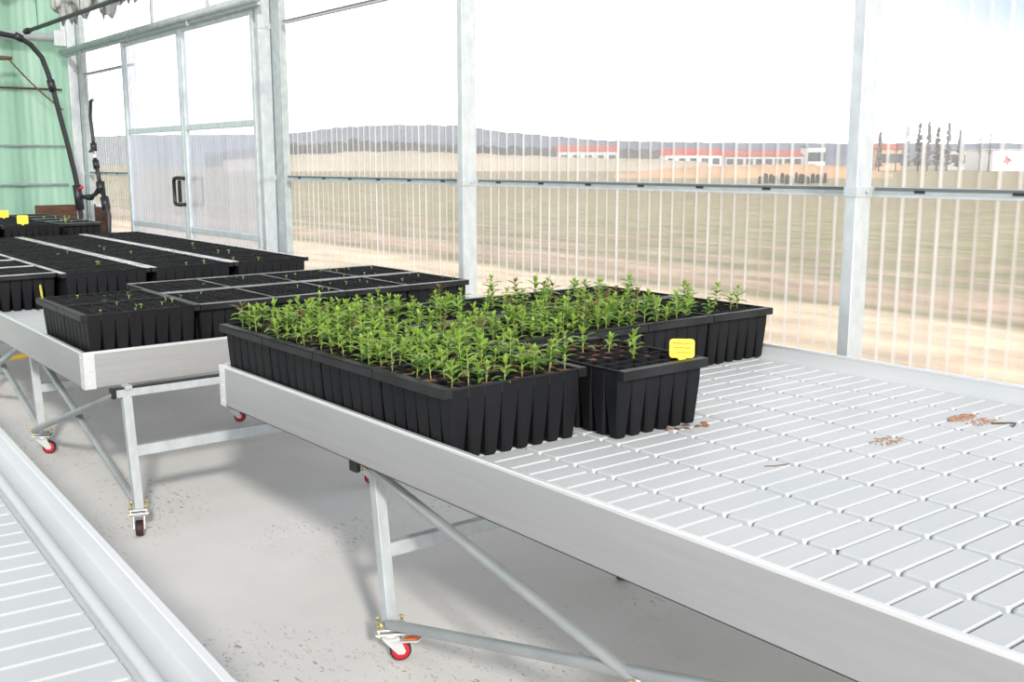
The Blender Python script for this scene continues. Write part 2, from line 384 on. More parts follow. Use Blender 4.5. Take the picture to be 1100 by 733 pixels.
# folded grey screen cloth bunched above the pipe and along the end wall
def crumple(p, q, h, depth, nx, nz, seed, drop=.0):
    rnd = random.Random(seed); p = Vector(p); q = Vector(q); d = q - p; side = Vector((-d.y, d.x, 0)).normalized()
    mb = MB(); rings = []
    for i in range(nx + 1):
        c = p + d * (i / nx); ring = []
        for k in range(nz):
            a = 2 * math.pi * k / nz
            f = .75 + .55 * noise.noise(Vector((i * .55 + seed, math.cos(a) * 1.6, math.sin(a) * 1.6))) + .22 * noise.noise(Vector((i * 1.7, math.cos(a) * 4, math.sin(a) * 4 + seed)))
            ring.append(c + side * (math.cos(a) * depth * f) + Vector((0, 0, math.sin(a) * h * f)))
        rings.append(ring)
    mb.loft(rings, smooth=True); return mb
tag(crumple((-11.05, 3.12, 3.24), (-9.0, 3.12, 3.16), .36, .10, 44, 22, 3).build('hanging_screen', M['screen']), 'crumpled grey screen cloth bunched above the pipe near the corner', 'screen cloth')
tag(crumple((-12.55, 3.25, 3.72), (-12.55, 1.4, 3.62), .36, .08, 44, 20, 9).build('hanging_screen', M['screen']), 'crumpled grey screen cloth gathered along the top of the green end wall', 'screen cloth')

# irrigation pipe, hoses
m = MB(); m.tube([(-11.85, 3.0, 2.89), (-6.2, 3.0, 2.865)], .020, 10); m.tube([(-11.86, 3.0, 2.89), (-11.76, 3.0, 2.89)], .032, 10)
for x in (-11.4, -10.0, -8.6, -7.2): m.tube([(x, 3.0, 2.87), (x, 3.0, 4.3)], .003, 6)
tag(m.build('irrigation_pipe', M['hose']), 'dark overhead pipe running from the hose junction towards the door', 'pipe')
hp = [(-11.9, 1.9, 2.93), (-11.9, 2.45, 2.90), (-11.9, 2.761, 2.858), (-11.9, 2.936, 2.834), (-11.9, 3.049, 2.767), (-11.9, 3.149, 2.642), (-11.9, 3.202, 2.474), (-11.9, 3.245, 2.284), (-11.9, 3.30, 1.996), (-11.9, 3.356, 1.704), (-11.9, 3.397, 1.457), (-11.9, 3.423, 1.257), (-11.9, 3.43, 1.056), (-11.9, 3.448, .82), (-11.9, 3.45, .4), (-11.9, 3.45, .02)]
hose = tag(empty('water_hose', T((-11.9, 3.45, 0))), 'thick black hose curving down past the far corner column', 'hose')
def rel(pts, o): return [Vector(p) - o.matrix_world.translation for p in pts]
m = MB(); m.tube(rel(hp, hose), [.025] * 2 + [.027] * 12 + [.027] * 2, 12); m.build('hose_line', M['hose'], hose)
m = MB()
for p, q in (((-11.9, 3.215, 2.42), (-11.9, 3.24, 2.30)), ((-11.9, 2.90, 2.85), (-11.9, 2.97, 2.82))): m = MB(); m.tube(rel([p, q], hose), .040, 12); m.build('coupling', M['hose'], hose)
m = MB()
m.tube(rel([(-11.9, 3.41, 1.32), (-11.9, 3.43, 1.05)], hose), .046, 12); m.build('coupling', M['hose'], hose)
m = MB(); m.tube(rel([(-11.87, 3.42, 1.27), (-11.80, 3.44, 1.30)], hose), .016, 8); m.build('valve_tap', M['red'], hose)
feed = tag(empty('feeder_hose', T((-11.2, 3.48, 0))), 'thin black feeder hose with valves hanging beside the door', 'hose')
m = MB(); m.tube(rel([(-11.78, 3.60, 2.22), (-11.68, 3.55, 2.20), (-11.562, 3.5, 2.039), (-11.52, 3.5, 1.797), (-11.515, 3.5, 1.70)], feed), .018, 8)
m.tube(rel([(-11.50, 3.5, 1.60), (-11.435, 3.5, 1.459), (-11.373, 3.5, 1.315)], feed), .022, 8)
m.tube(rel([(-11.373, 3.5, 1.315), (-11.249, 3.5, 1.173), (-11.161, 3.5, 1.012), (-11.139, 3.48, .82), (-11.14, 3.48, .4), (-11.14, 3.48, .02)], feed), .026, 8); m.build('hose_line', M['hose'], feed)
m = MB(); m.tube(rel([(-11.83, 3.43, 1.195), (-11.746, 3.49, 1.185), (-11.55, 3.5, 1.23), (-11.373, 3.5, 1.315)], feed), .024, 8); m.build('link_hose', M['hose'], feed)
m = MB(); m.tube(rel([(-11.52, 3.5, 1.69), (-11.50, 3.5, 1.60)], feed), .020, 8); m.build('pale_fitting', M['clear'], feed)
m = MB(); m.box((-.22, -.03, 1.10), (-.08, .0, 1.13), .004); m.build('pale_fitting', M['clear'], feed)
m = MB()
for p, q, r in (((-11.52, 3.5, 1.76), (-11.515, 3.5, 1.68), .034), ((-11.49, 3.5, 1.58), (-11.46, 3.5, 1.50), .034), ((-11.38, 3.5, 1.36), (-11.36, 3.5, 1.24), .045), ((-11.27, 3.5, 1.20), (-11.23, 3.5, 1.08), .045), ((-11.77, 3.48, 1.19), (-11.68, 3.49, 1.19), .034)): 
    m = MB(); m.tube(rel([p, q], feed), r, 10); m.build('coupling', M['hose'], feed)
m = MB(); m.bar(Vector((-11.53, 3.46, 1.67)) - feed.matrix_world.translation, Vector((-11.40, 3.46, 1.70)) - feed.matrix_world.translation, .02, .02); m.build('valve_tap', M['hose'], feed)
m = MB(); pts = []
for i in range(40):
    t = i / 39; pts.append((-12.5, 2.97 + .52 * t, 2.655 - .515 * t - .03 * math.sin(math.pi * t) + .004 * math.sin(i * 2.3)))
m.tube(pts, .009, 6)
tag(m.build('tied_cord', M['twig']), 'thin dark cord strung in front of the green end wall', 'cord')
m = MB(); m.tube([(-12.5, 2.5, 2.62), (-12.5, 2.75, 2.64), (-12.5, 2.88, 2.67), (-12.5, 3.0, 2.672)], [.012, .022, .026, .018], 8)
tag(m.build('cable_bundle', M['twig']), 'frayed brown cable bundle at the head of the thin cord', 'cable')

# brown boards
m = MB(); m.box((-12.72, 3.17, 0), (-12.69, 3.72, 1.08), .003, 0)
for z in (.28, .56, .84): m.box((-12.69, 3.175, z - .004), (-12.687, 3.715, z + .004), .0005, 1)
tag(m.build('brown_board', [M['brown_board'], M['board_edge']]), 'dark brown board standing against the green end wall', 'board')
m = MB(); m.box((-12.42, 3.735, 0), (-12.03, 3.755, 1.09), .003, 0); m.box((-12.03, 3.73, 0), (-12.0, 3.757, 1.09), .002, 1)
tag(m.build('brown_board', [M['brown_board'], M['board_edge']]), 'dark brown board with reddish edge against the clear side wall', 'board')

# ------------------------------------------------------------------ benches
BT = .0118
def block(mb, x0, x1, y0, y1, z, h=.0110):
    def ring(zz, i, c):
        return [(x0 + c + i, y0 + i, zz), (x1 - c - i, y0 + i, zz), (x1 - i, y0 + c + i, zz), (x1 - i, y1 - c - i, zz), (x1 - c - i, y1 - i, zz), (x0 + c + i, y1 - i, zz), (x0 + i, y1 - c - i, zz), (x0 + i, y0 + c + i, zz)]
    mb.loft([ring(z - .001, 0, .004), ring(z + h * .72, .0008, .006), ring(z + h, .0036, .006)], False, True)

def caster(bench, x, y, ang, brake=False):
    """a swivel caster under a leg: plate and fork, wheel, bolts"""
    root = Matrix.Translation((x, y, 0)) @ RZ(ang)
    off = .030
    mb = MB()
    mb.box((-.05, -.042, .098), (.05, .042, .104), .002, 0, root); mb.box((-.046, -.038, .112), (.046, .038, .117), .002, 0, root)
    mb.lathe([(.030, .082), (.034, .086), (.034, .096), (.02, .098)], root, 16)
    for s in (-1, 1):
        pr = [(-.030, .085), (.024, .085), (.046, .036), (.040, .026), (.022, .026), (.012, .036), (-.02, .07)]
        y0 = s * .020; y1 = s * .0225
        a = [root @ Vector((px, y0, pz)) for px, pz in pr]; b = [root @ Vector((px, y1, pz)) for px, pz in pr]
        mb.loft([a, b] if s < 0 else [b, a])
    c = mb.build('caster', M['caster_grey'], bench)
    wm = root @ T((off, 0, .034)) @ RX(90)
    w = MB(); w.lathe([(.026, -.015), (.031, -.0145), (.034, -.011), (.034, .011), (.031, .0145), (.026, .015)], wm, 24, 0)
    w.lathe([(.010, -.0165), (.0285, -.0160), (.0285, .0160), (.010, .0165)], wm, 24, 1)
    w.lathe([(.003, -.0215), (.0085, -.0205), (.0085, .0205), (.003, .0215)], wm, 12, 2)
    w.build('wheel', [M['rubber'], M['red'], M['caster_grey']], c)
    for sx in (-1, 1):
        for sy in (-1, 1):
            bt = MB(); bt.lathe([(.007, .090), (.007, .098), (.0045, .098), (.0045, .128), (.0075, .128), (.0075, .134)], root @ T((sx * .038, sy * .031, 0)), 8); bt.build('bolt', M['zinc'], c)
    if brake:
        bp = MB(); bp.box((.02, -.020, .060), (.120, .020, .066), .002, 0, root @ RZ(-30) @ RY(-12)); bp.box((.070, -.015, .067), (.116, .015, .071), .001, 1, root @ RZ(-30) @ RY(-12))
        bp.build('brake_pedal', [M['caster_grey'], M['orange']], c)

def bench(name, label, mtx, L, W, zt, rows, u, xoff, legs, legys, lean, braces, rim_top=.062, rim_bot=.09, caster_ang=(60, 50), capy=.035, ledge=0.0, brakes=True):
    """local frame: x from -L to 0, y from 0 (aisle edge) to W, z up from the floor; zt is the tray level"""
    b = empty(name, mtx); tag(b, label, 'bench', 'rolling metal benches')
    t = MB()
    t.box((-L + .012, .012, zt - .022), (-.012, W - .012, zt), .002)
    xs = []; k = math.floor((-L + .06 - xoff) / u)
    gx = xoff + k * u
    edges = [-L + .045]
    while gx < -.045 - .02:
        if gx > -L + .045 + .02: edges.append(gx)
        gx += u
    edges.append(-.045)
    for i in range(len(edges) - 1):
        for (y0, y1) in rows:
            block(t, edges[i] + .0026, edges[i + 1] - .0026, y0 + .0085, y1 - .0085, zt)
    # upturned tray lip: a soft cove inside the rim
    for (p, q, nx, ny) in (((-L, 0), (0, 0), 0, 1), ((-L, W), (0, W), 0, -1), ((-L, 0), (-L, W), 1, 0), ((0, 0), (0, W), -1, 0)):
        prof = [(.033 + ledge, .0), (.031 + ledge, .007), (.027 + ledge, .0105), (.020, .0095), (.0155, .018), (.0125, .040), (.0115, rim_top - .007)]
        if ledge: prof = [(.040 + ledge, .0), (.040 + ledge, .008), (.034 + ledge, .016), (.026 + ledge, .018), (.019 + ledge, .014), (.015 + ledge, .007), (.030, .007), (.019, .010), (.015, .022), (.0125, .040), (.0115, rim_top - .007)]
        ra = []; rb = []
        for off, z in prof:
            ra.append((p[0] + nx * off + abs(ny) * .0115, p[1] + ny * off + abs(nx) * .0115, zt + z))
            rb.append((q[0] + nx * off - abs(ny) * .0115, q[1] + ny * off - abs(nx) * .0115, zt + z))
        n = len(prof)
        t.add(ra + rb, [(i, i + 1, n + i + 1, n + i) for i in range(n - 1)], True)
    t.build('tray', M['tray'], b)
    z1 = zt + rim_top; z0 = zt - rim_bot
    for nm, p, q, ix, iy in (('side_panel', (-L, 0), (0, 0), 0, 1), ('side_panel', (-L, W), (0, W), 0, -1), ('end_panel', (-L, 0), (-L, W), 1, 0), ('end_panel', (0, 0), (0, W), -1, 0)):
        mb = MB(); th = .006
        mb.box((p[0], p[1], z0), (q[0] + ix * th, q[1] + iy * th, z1), .001)
        # folded top bead and bottom flange
        mb.box((p[0] - ix * .0015, p[1] - iy * .0015, z1 - .009), (q[0] + ix * .014, q[1] + iy * .014, z1 + .002), .002, 1)
        mb.box((p[0], p[1], z0), (q[0] + ix * .030, q[1] + iy * .030, z0 + .004), .001)
        mb.build(nm, [M['alu'], M['alu_edge']], b)
    for cx, sx in ((-L, 1), (0, -1)):
        for cy, sy in ((0, 1), (W, -1)):
            mb = MB(); o = .003
            mb.box((cx - sx * o, cy - sy * o, z0 - .002), (cx + sx * .045, cy - sy * .0005, z1 + .001), .001)
            mb.box((cx - sx * o, cy - sy * o, z0 - .002), (cx - sx * .0005, cy + sy * .045, z1 + .001), .001)
            for zz in (z0 + .02, (z0 + z1) / 2, z1 - .02):
                mb.lathe([(.005, 0), (.005, .001), (.002, .0025)], T((cx + sx * .024, cy - sy * o, zz)) @ RX(90 if sy > 0 else -90), 8)
                mb.lathe([(.005, 0), (.005, .001), (.002, .0025)], T((cx - sx * o, cy + sy * .024, zz)) @ RY(-90 if sx > 0 else 90), 8)
            mb.build('corner_bracket', M['alu_edge'], b)
    # running gear
    ct = z0 - .004           # top of the crossbar
    if legs:
        for y in (.22, W - .22):
            mb = MB(); mb.bar((-L + .1, y, z0 + .03), (-.1, y, z0 + .03), .04, .05); mb.build('bearer', M['galv'], b)
    for i, x in enumerate(legs):
        xt = x - lean
        mb = MB(); mb.bar((xt, capy, ct - .021), (xt, W - .05, ct - .021), .04, .032, up=(0, 0, 1))
        mb.box((xt - .03, .14, ct - .006), (xt + .03, .17, z0 + .006), .002)
        cb = mb.build('crossbar', M['galv'], b)
        mb = MB(); mb.box((xt - .022, capy - .017, ct - .040), (xt + .022, capy + .001, ct + .002), .003); mb.build('end_cap', M['blackp'], cb)
        mb = MB(); mb.box((xt - .019, capy + .002, ct - .005), (xt + .019, W - .05, ct + .001), .001); mb.build('dark_strip', M['blackp'], cb)  # thin black strip along the top of the crossbar
        for dx in (-.03, .03):
            mb = MB(); mb.lathe([(.009, 0), (.009, .008), (.005, .009)], T((xt + dx * .4, capy + .03 + abs(dx + .03) * .4, ct - .045)), 8); mb.build('bolt', M['zinc'], cb)
        for j, y in enumerate(legys):
            mb = MB(); mb.bar((xt, y, ct - .03), (x, y, .113), .036, .036, up=(0, 1, 0)); mb.build('leg', M['galv'], b)
            caster(b, x, y, caster_ang[(i + j) % len(caster_ang)], brake=(j == 0 and brakes))
        zr = .355
        xr = x + (xt - x) * (zr - .113) / (ct - .143)
        mb = MB(); mb.bar((xr, legys[0], zr), (xr, legys[-1], zr), .032, .045); mb.build('lower_rail', M['galv'], b)
    for p, q in braces:
        mb = MB(); p = Vector(p); q = Vector(q); d = (q - p).normalized()
        mb.tube([p, p + d * .02, p + d * .05, q - d * .05, q - d * .02, q], [.006, .012, .0165, .0165, .012, .006], 12)
        for e in (p + d * .015, q - d * .015): mb.lathe([(.009, -.024), (.009, -.014), (.005, -.014), (.005, .02)], T(e) @ RX(-90), 8, 1)
        mb.build('brace', [M['galv_tube'], M['zinc']], b)
    return b

def rows_from(y0, pitch, n): return [(y0 + i * pitch, y0 + (i + 1) * pitch) for i in range(n)]

# the planted bench: aisle edge at Y 1.52
B1Z = .75; B1L = 4.47
B1M = T((.80, 1.52, 0))
lx = [-2.66 - .8, -.62 - .8, .55 - .8]
ly = .10
bench('rolling_bench', 'pale metal rolling bench carrying the leafy seedlings, its grooved white tray half empty', B1M, B1L, 1.965, B1Z,
      rows_from(.041, .232, 8), .0731, -1.196 - .8, lx, (ly, 1.10), .07,
      [((lx[0] - .06, ly - .035, .63), (lx[0] + 1.13, ly - .035, .395)), ((lx[0] + .01, ly - .03, .135), (lx[1] - .06, ly - .03, .635)),
       ((lx[0] - .06, 1.13, .63), (lx[1], 1.13, .135))], caster_ang=(62, 110))
# the tray-covered bench beyond it
B2Z = .718; B2L = 5.15; TH2 = -.8
B2M = T((-4.40, 1.245, 0)) @ RZ(TH2) @ RX(.5)
lx = [.10, -1.47, -3.02, -4.6]; ly = .15
def xbr(a, b, y): return [((lx[a] - .05, y, .60), (lx[b], y, .135)), ((lx[b] - .05, y + .034, .60), (lx[a], y + .034, .135))]
bench('rolling_bench', 'pale metal rolling bench covered with dark unsprouted containers, its bare end facing out', B2M, B2L, 1.98, B2Z,
      rows_from(.041, .236, 8), .0731, 0, lx, (ly, 1.24), .06, xbr(0, 1, ly - .04) + xbr(1, 2, ly - .04) + xbr(2, 3, ly - .04), caster_ang=(-20, 60, 48, 66), capy=.105, brakes=False)
# the bench in the near corner, cut off by the frame
TH3 = -2.9; W3 = 1.98
e3 = Vector((-1.31, .556, 0)); B3M = T(e3) @ RZ(TH3) @ T((0, -W3, 0))
lx = [-.5, -2.0, -3.5]
bench('rolling_bench', 'empty pale metal rolling bench in the near corner, only its grooved tray edge showing', B3M, 4.3, W3, B1Z,
      [(.07, .40), (.40, .76), (.76, 1.12), (1.12, 1.50), (1.50, W3 - .080)], .0731, -.02, lx, (.45, 1.45), .05, [], ledge=.035)
# far bench against the end wall
B4Z = .80
B4M = T((-9.78, 1.10, 0)) @ RZ(-.8)
lx = [-.2, -2.4]
bench('rolling_bench', 'metal rolling bench standing by the green end wall under dark containers', B4M, 2.75, 1.98, B4Z,
      rows_from(.041, .236, 8), .0731, 0, lx, (.2, 1.6), .05, [])
# yellow pole under the far part of the covered bench
m = MB(); m.tube([(-8.75, 1.45, .02), (-8.0, 1.66, .17), (-7.25, 1.87, .32)], .02, 10)
tag(m.build('yellow_pole', M['yellow_pole']), 'yellow pole leaning among the legs under the covered bench', 'pole')

# ------------------------------------------------------------------ seedling containers
CX, CY, CH, PX, PY = .36, .505, .205, .0588, .0565
def container_meshes():
    blk = MB()
    for i in range(6):
        for j in range(8):
            cx = (i - 2.5) * PX; cy = (j - 3.5) * PY
            def ring(z, h, c):
                k = h * PX / PY
                return [(cx - k + c, cy - h, z), (cx + k - c, cy - h, z), (cx + k, cy - h + c, z), (cx + k, cy + h - c, z), (cx + k - c, cy + h, z), (cx - k + c, cy + h, z), (cx - k, cy + h - c, z), (cx - k, cy - h + c, z)]
            blk.loft([ring(0, .0165, .006), ring(.006, .0188, .006), ring(.09, .0246, .005), ring(.145, .0274, .003), ring(.2035, .0281, .0025)], True, False)
    b = blk.build('cell_block', M['pot'])
    rim = MB()
    hx, hy = CX / 2 - .001, CY / 2; ix, iy = 3 * PX, 4 * PY
    z1 = CH; t = .0022
    for i in range(7):
        x = (i - 3) * PX; rim.box((x - t, -iy, CH - (.006 if i in (0, 6) else .030)), (x + t, iy, CH - (.0 if i in (0, 6) else .002)), .0008)
    for j in range(9):
        y = (j - 4) * PY; rim.box((-ix, y - t, CH - (.006 if j in (0, 8) else .030)), (ix, y + t, CH - (.0 if j in (0, 8) else .002)), .0008)
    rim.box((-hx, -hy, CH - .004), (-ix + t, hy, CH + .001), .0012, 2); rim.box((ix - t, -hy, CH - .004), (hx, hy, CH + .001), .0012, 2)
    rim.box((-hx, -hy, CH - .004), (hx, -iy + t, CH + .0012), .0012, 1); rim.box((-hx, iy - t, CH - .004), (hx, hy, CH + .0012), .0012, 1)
    for s in (-1, 1):
        rim.box((-hx, s * hy, CH - .026), (hx, s * (hy - .003), CH + .001), .0012)
        for x in (-hx + .0015, hx - .0015): rim.box((x - .0015, s * hy, CH - .026), (x + .0015, s * (iy - .002), CH - .002), .0008)
        rim.box((s * hx, -hy + .02, CH - .005), (s * (hx - .002), hy - .02, CH), .0008)
    r = rim.build('rim', [M['rim'], M['rim'], M['rim']])
    return b, r
CB, CR = container_meshes()
CR2 = CR.copy(); CR2.data = CR.data.copy(); CR2.data.materials[1] = M['rim_dust_glare']; CR2.data.materials[2] = M['rim_dust_glare']
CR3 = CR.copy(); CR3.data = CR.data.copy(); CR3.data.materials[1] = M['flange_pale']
PROTO_DROP = [CB, CR]

SOIL_Z = {}
def soil_mesh(name, seed, brown, fill):
    """fill(i, j) -> fraction full (0 shows a deep dark cell)"""
    rnd = random.Random(seed); mb = MB()
    for i in range(6):
        for j in range(8):
            cx = (i - 2.5) * PX; cy = (j - 3.5) * PY; hx = PX / 2 - .0022; h = PY / 2 - .0022
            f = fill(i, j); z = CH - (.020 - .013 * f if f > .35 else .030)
            vs = []; fs = []; n = 4
            for a in range(n):
                for b in range(n):
                    vs.append((cx - hx + 2 * hx * a / (n - 1), cy - h + 2 * h * b / (n - 1), z + rnd.uniform(-.003, .003)))
            for a in range(n - 1):
                for b in range(n - 1): fs.append((a * n + b, (a + 1) * n + b, (a + 1) * n + b + 1, a * n + b + 1))
            SOIL_Z[(seed, i, j)] = max(vs[q][2] for q in (5, 6, 9, 10))
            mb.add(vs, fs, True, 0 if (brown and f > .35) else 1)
    o = mb.build(name, [M['soil_brown'], M['soil_dark']])
    return o

def make_container(mtx, label, group, soil, dusty=False):  # dusty picks the rim
    o = empty('seedling_container', mtx); tag(o, label, 'container', group)
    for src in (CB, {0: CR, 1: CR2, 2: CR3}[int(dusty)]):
        c = src.copy(); C.objects.link(c); c.parent = o; c.name = src.name.split('.')[0]
    c = soil.copy(); C.objects.link(c); c.parent = o; c.name = 'potting_soil'; c['kind'] = 'stuff'
    return o

# ------------------------------------------------------------------ seedlings
def leaf(mb, base, az, elev, ln, wd, curl, mi):
    d = Vector((math.cos(az), math.sin(az), 0)); side = Vector((-math.sin(az), math.cos(az), 0)); up = Vector((0, 0, 1))
    vs = []; n = 5; p = Vector(base); e = elev
    prof = [.25, .85, 1.0, .72, .04]
    for k in range(n):
        w = wd * prof[k] / 2
        nrm = up * math.cos(e) - d * math.sin(e)
        vs += [p + side * w + nrm * (w * .35), p, p - side * w + nrm * (w * .35)]
        p = p + (d * math.cos(e) + up * math.sin(e)) * (ln / (n - 1)); e -= curl / (n - 1)
    fs = []
    for k in range(n - 1):
        a = 3 * k; fs += [(a, a + 1, a + 4, a + 3), (a + 1, a + 2, a + 5, a + 4)]
    mb.add(vs, fs, True, mi)

def seedling_proto(seed, H, nw, reddish=False):
    rnd = random.Random(seed)
    st = MB(); bend = (rnd.uniform(-.008, .008), rnd.uniform(-.008, .008))
    def at(t): return Vector((bend[0] * t * t, bend[1] * t * t, H * t))
    st.tube([at(t) - Vector((0, 0, 0)) for t in (0, .35, .7, 1)], [.0019, .0017, .0014, .0009], 6)
    lv = MB(); az = rnd.random() * 6.28
    for w in range(nw):
        t = .26 + .74 * w / (nw - 1)
        top = w == nw - 1
        for k in range(2 if not top else 5):
            a = az + k * (math.pi if not top else 2 * math.pi / 5) + rnd.uniform(-.3, .3)
            ln = (.047 if not top else .029) * rnd.uniform(.75, 1.15) * (1 - .15 * (t < .35))
            el = R(rnd.uniform(5, 35)) if not top else R(rnd.uniform(40, 72))
            cu = R(rnd.uniform(30, 75)) if not top else R(rnd.uniform(15, 45))
            leaf(lv, at(t), a, el + R(10), ln, ln * rnd.uniform(.30, .40), cu, (2 if (reddish and t > .7) else (1 if t > .62 or rnd.random() < .3 else 0)))
        az += 1.571 + rnd.uniform(-.25, .25)
    o = lv.build('seedling', [M['leafA'], M['leafB'], M['leafC']])
    s = st.build('stem', M['stem'], o)
    return o
PROTOS = [seedling_proto(11, .070, 6), seedling_proto(12, .084, 7), seedling_proto(13, .060, 5), seedling_proto(14, .078, 7, True), seedling_proto(15, .052, 4), seedling_proto(16, .092, 8)]
SMALL = [seedling_proto(21, .034, 3), seedling_proto(22, .045, 4)]
used = set()
def put(proto, mtx, label, cat, group):
    if proto.name in used:
        o = copy_tree(proto)
    else:
        used.add(proto.name); o = proto
    o.matrix_world = mtx
    return tag(o, label, cat, group)

def cell(i, j, seed): return Vector(((i - 2.5) * PX, (j - 3.5) * PY, SOIL_Z[(seed, i, j)] + .0006))

rnd = random.Random(5)
# four containers along the aisle edge of the planted bench
bz = T((0, 0, B1Z + BT))
ax = -2.193; ay = 1.511
nseed = 0
order = []
for k in range(4):
    c = Vector((ax - CX / 2 - k * .3625, ay + CY / 2, B1Z + BT))
    where = '%s along the aisle from the planted bench near corner' % ORD[k]
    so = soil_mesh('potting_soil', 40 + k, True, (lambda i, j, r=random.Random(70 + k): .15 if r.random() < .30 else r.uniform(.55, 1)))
    mt = T(c) @ RZ(rnd.uniform(-.3, .3))
    make_container(mt, 'black container of leafy seedlings, ' + where, 'containers of leafy seedlings', so); bpy.data.objects.remove(so)
    order.append((40 + k, mt, .70 if k < 3 else .52, 'leafy seedling in the container ' + where, 'seedlings in the %s aisle container' % ORD[k]))
# eight containers in two rows behind them
for row in range(2):
    for k in range(4):
        c = Vector((-2.655 - CY / 2 - row * .512, ay + .510 + .3625 * k + CX / 2, B1Z + BT))
        where = '%s out from the aisle containers, %s row of the planted bench' % (ORD[k], ['front', 'rear'][row])
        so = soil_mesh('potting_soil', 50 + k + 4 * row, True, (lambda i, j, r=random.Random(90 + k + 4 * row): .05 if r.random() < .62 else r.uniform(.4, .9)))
        mt = T(c) @ RZ(-90 + rnd.uniform(-.4, .4))
        make_container(mt, 'seedling container ' + where, 'containers of leafy seedlings', so); bpy.data.objects.remove(so)
        dens = [[.62, .60, .56, .24], [.42, .36, .30, .16]][row][k]
        order.append((50 + k + 4 * row, mt, dens, 'seedling in the container ' + where, 'seedlings in the %s row, container %s' % (['front', 'rear'][row], ORD[k])))
for sd, mt, dens, lab, grp in order:
    for i in range(6):
        for j in range(8):
            if rnd.random() < dens and nseed < 300:
                nseed += 1
                pr = PROTOS[rnd.choices(range(6), [4, 4, 3, 2, 2, 3])[0]]
                s = rnd.uniform(.80, 1.10)
                q = cell(i, j, sd) + Vector((rnd.uniform(-.008, .008), rnd.uniform(-.008, .008), 0))
                put(pr, mt @ T(q) @ RZ(rnd.uniform(0, 360)) @ RX(rnd.uniform(-7, 7)) @ Matrix.Scale(s, 4), lab, 'seedling', grp)
# the lone container out on the tray
mt = T((-2.072 - CY / 2, 2.045 + CX / 2, B1Z + BT)) @ RZ(-90)
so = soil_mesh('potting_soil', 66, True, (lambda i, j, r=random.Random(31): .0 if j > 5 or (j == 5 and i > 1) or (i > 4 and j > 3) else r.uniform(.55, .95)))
make_container(mt, 'black container standing forward on the bare tray, with yellow label and few small seedlings', 'containers of leafy seedlings', so); bpy.data.objects.remove(so)
for (i, j, p, s) in ((1, 4, 1, 1.0), (2, 3, 0, 1.1), (3, 2, 1, 1.25), (0, 3, 0, 1.2), (2, 5, 0, .8), (4, 1, 0, 1.1), (1, 2, 1, .8)):
    put(SMALL[p], mt @ T(cell(i, j, 66)) @ RZ(40 * i + 77 * j) @ Matrix.Scale(s, 4), 'small young seedling in the container with the yellow label', 'seedling', 'small seedlings in the labelled container')

# yellow plant label with handwritten lines
def plant_label(mtx, label, w=.075, h=.055, tail=.05, ink=True):
    o = empty('plant_label', mtx); tag(o, label, 'label', 'yellow plant labels')
    mb = MB(); t = .0012; r = .010
    pr = []
    for (cx, cz, a0) in ((w / 2 - r, h - r, 0), (-w / 2 + r, h - r, 90), (-w / 2 + r, r, 180)):
        for k in range(4): a = R(a0 + 30 * k); pr.append((cx + r * math.cos(a), cz + r * math.sin(a)))
    pr += [(-.014, 0), (-.008, -.008), (-.006, -tail), (.006, -tail), (.008, -.008), (.014, 0)]
    for k in range(4): a = R(270 + 30 * k); pr.append((w / 2 - r + r * math.cos(a), r + r * math.sin(a)))
    mb.loft([[(x, -t / 2, z) for x, z in pr], [(x, t / 2, z) for x, z in pr]])
    mb.build('label_card', M['yellow'], o)
    if ink:
        rr = random.Random(8); ik = MB()
        for row, (z, x0, x1) in enumerate(((h * .76, -.37, .36), (h * .53, -.30, .30), (h * .28, -.22, .32))):
            x = x0 * w
            while x < x1 * w:
                l = rr.uniform(.003, .0065); zz = z + rr.uniform(-.001, .001)
                ik.tube([(x, -t / 2 - .0004, zz), (x + l * .3, -t / 2 - .0004, zz + rr.uniform(.001, .0035)), (x + l * .6, -t / 2 - .0004, zz - .001), (x + l, -t / 2 - .0004, zz + rr.uniform(-.001, .002))], .0010, 5)
                x += l + rr.choice((.0006, .0006, .0022))
        ik.tube([(.004, -t / 2 - .0004, h * .10), (.009, -t / 2 - .0004, h * .13)], .0010, 5)
        ik.build('handwriting', M['ink'], o)
    return o
plant_label(T((-2.118, 2.335, B1Z + CH + .014)) @ RZ(48) @ RX(-3), 'yellow handwritten plant label stuck in the container standing forward on the tray', .076, .058)

# covered bench: unsprouted containers --------------------------------------------------
CM2 = B2M @ T((-.012, .006, 0))
zc = B2Z + BT
soilA = soil_mesh('potting_soil', 3, False, (lambda i, j, r=random.Random(1): r.uniform(.3, .8)))
soilB = soil_mesh('potting_soil', 4, False, (lambda i, j, r=random.Random(2): r.uniform(.1, .6)))
soils = [soilA, soilB]
def sprouts(mt, n, label, group, seed, big=.0, sd=3):
    rr = random.Random(seed)
    for q in range(n):
        i, j = rr.randrange(6), rr.randrange(8)
        p = SPR[rr.randrange(len(SPR))]
        s = rr.uniform(.7, 1.3) + big
        put(p, mt @ T(cell(i, j, sd) + Vector((rr.uniform(-.008, .008), rr.uniform(-.008, .008), 0))) @ RZ(rr.uniform(0, 360)) @ Matrix.Scale(s, 4), label, 'sprout', group)
def sprout_proto(seed):
    rr = random.Random(seed); mb = MB()
    mb.tube([(0, 0, 0), (.001, 0, .006), (.001, .001, .013)], [.0012, .0012, .001], 6)
    for k in range(4): leaf(mb, (.001, .001, .012 + .002 * (k > 1)), k * 1.57 + rr.uniform(-.2, .2) + .78 * (k > 1), R(35), .010, .006, R(40), 0)
    return mb.build('sprout', M['sprout'])
SPR = [sprout_proto(1), sprout_proto(2), sprout_proto(3)]
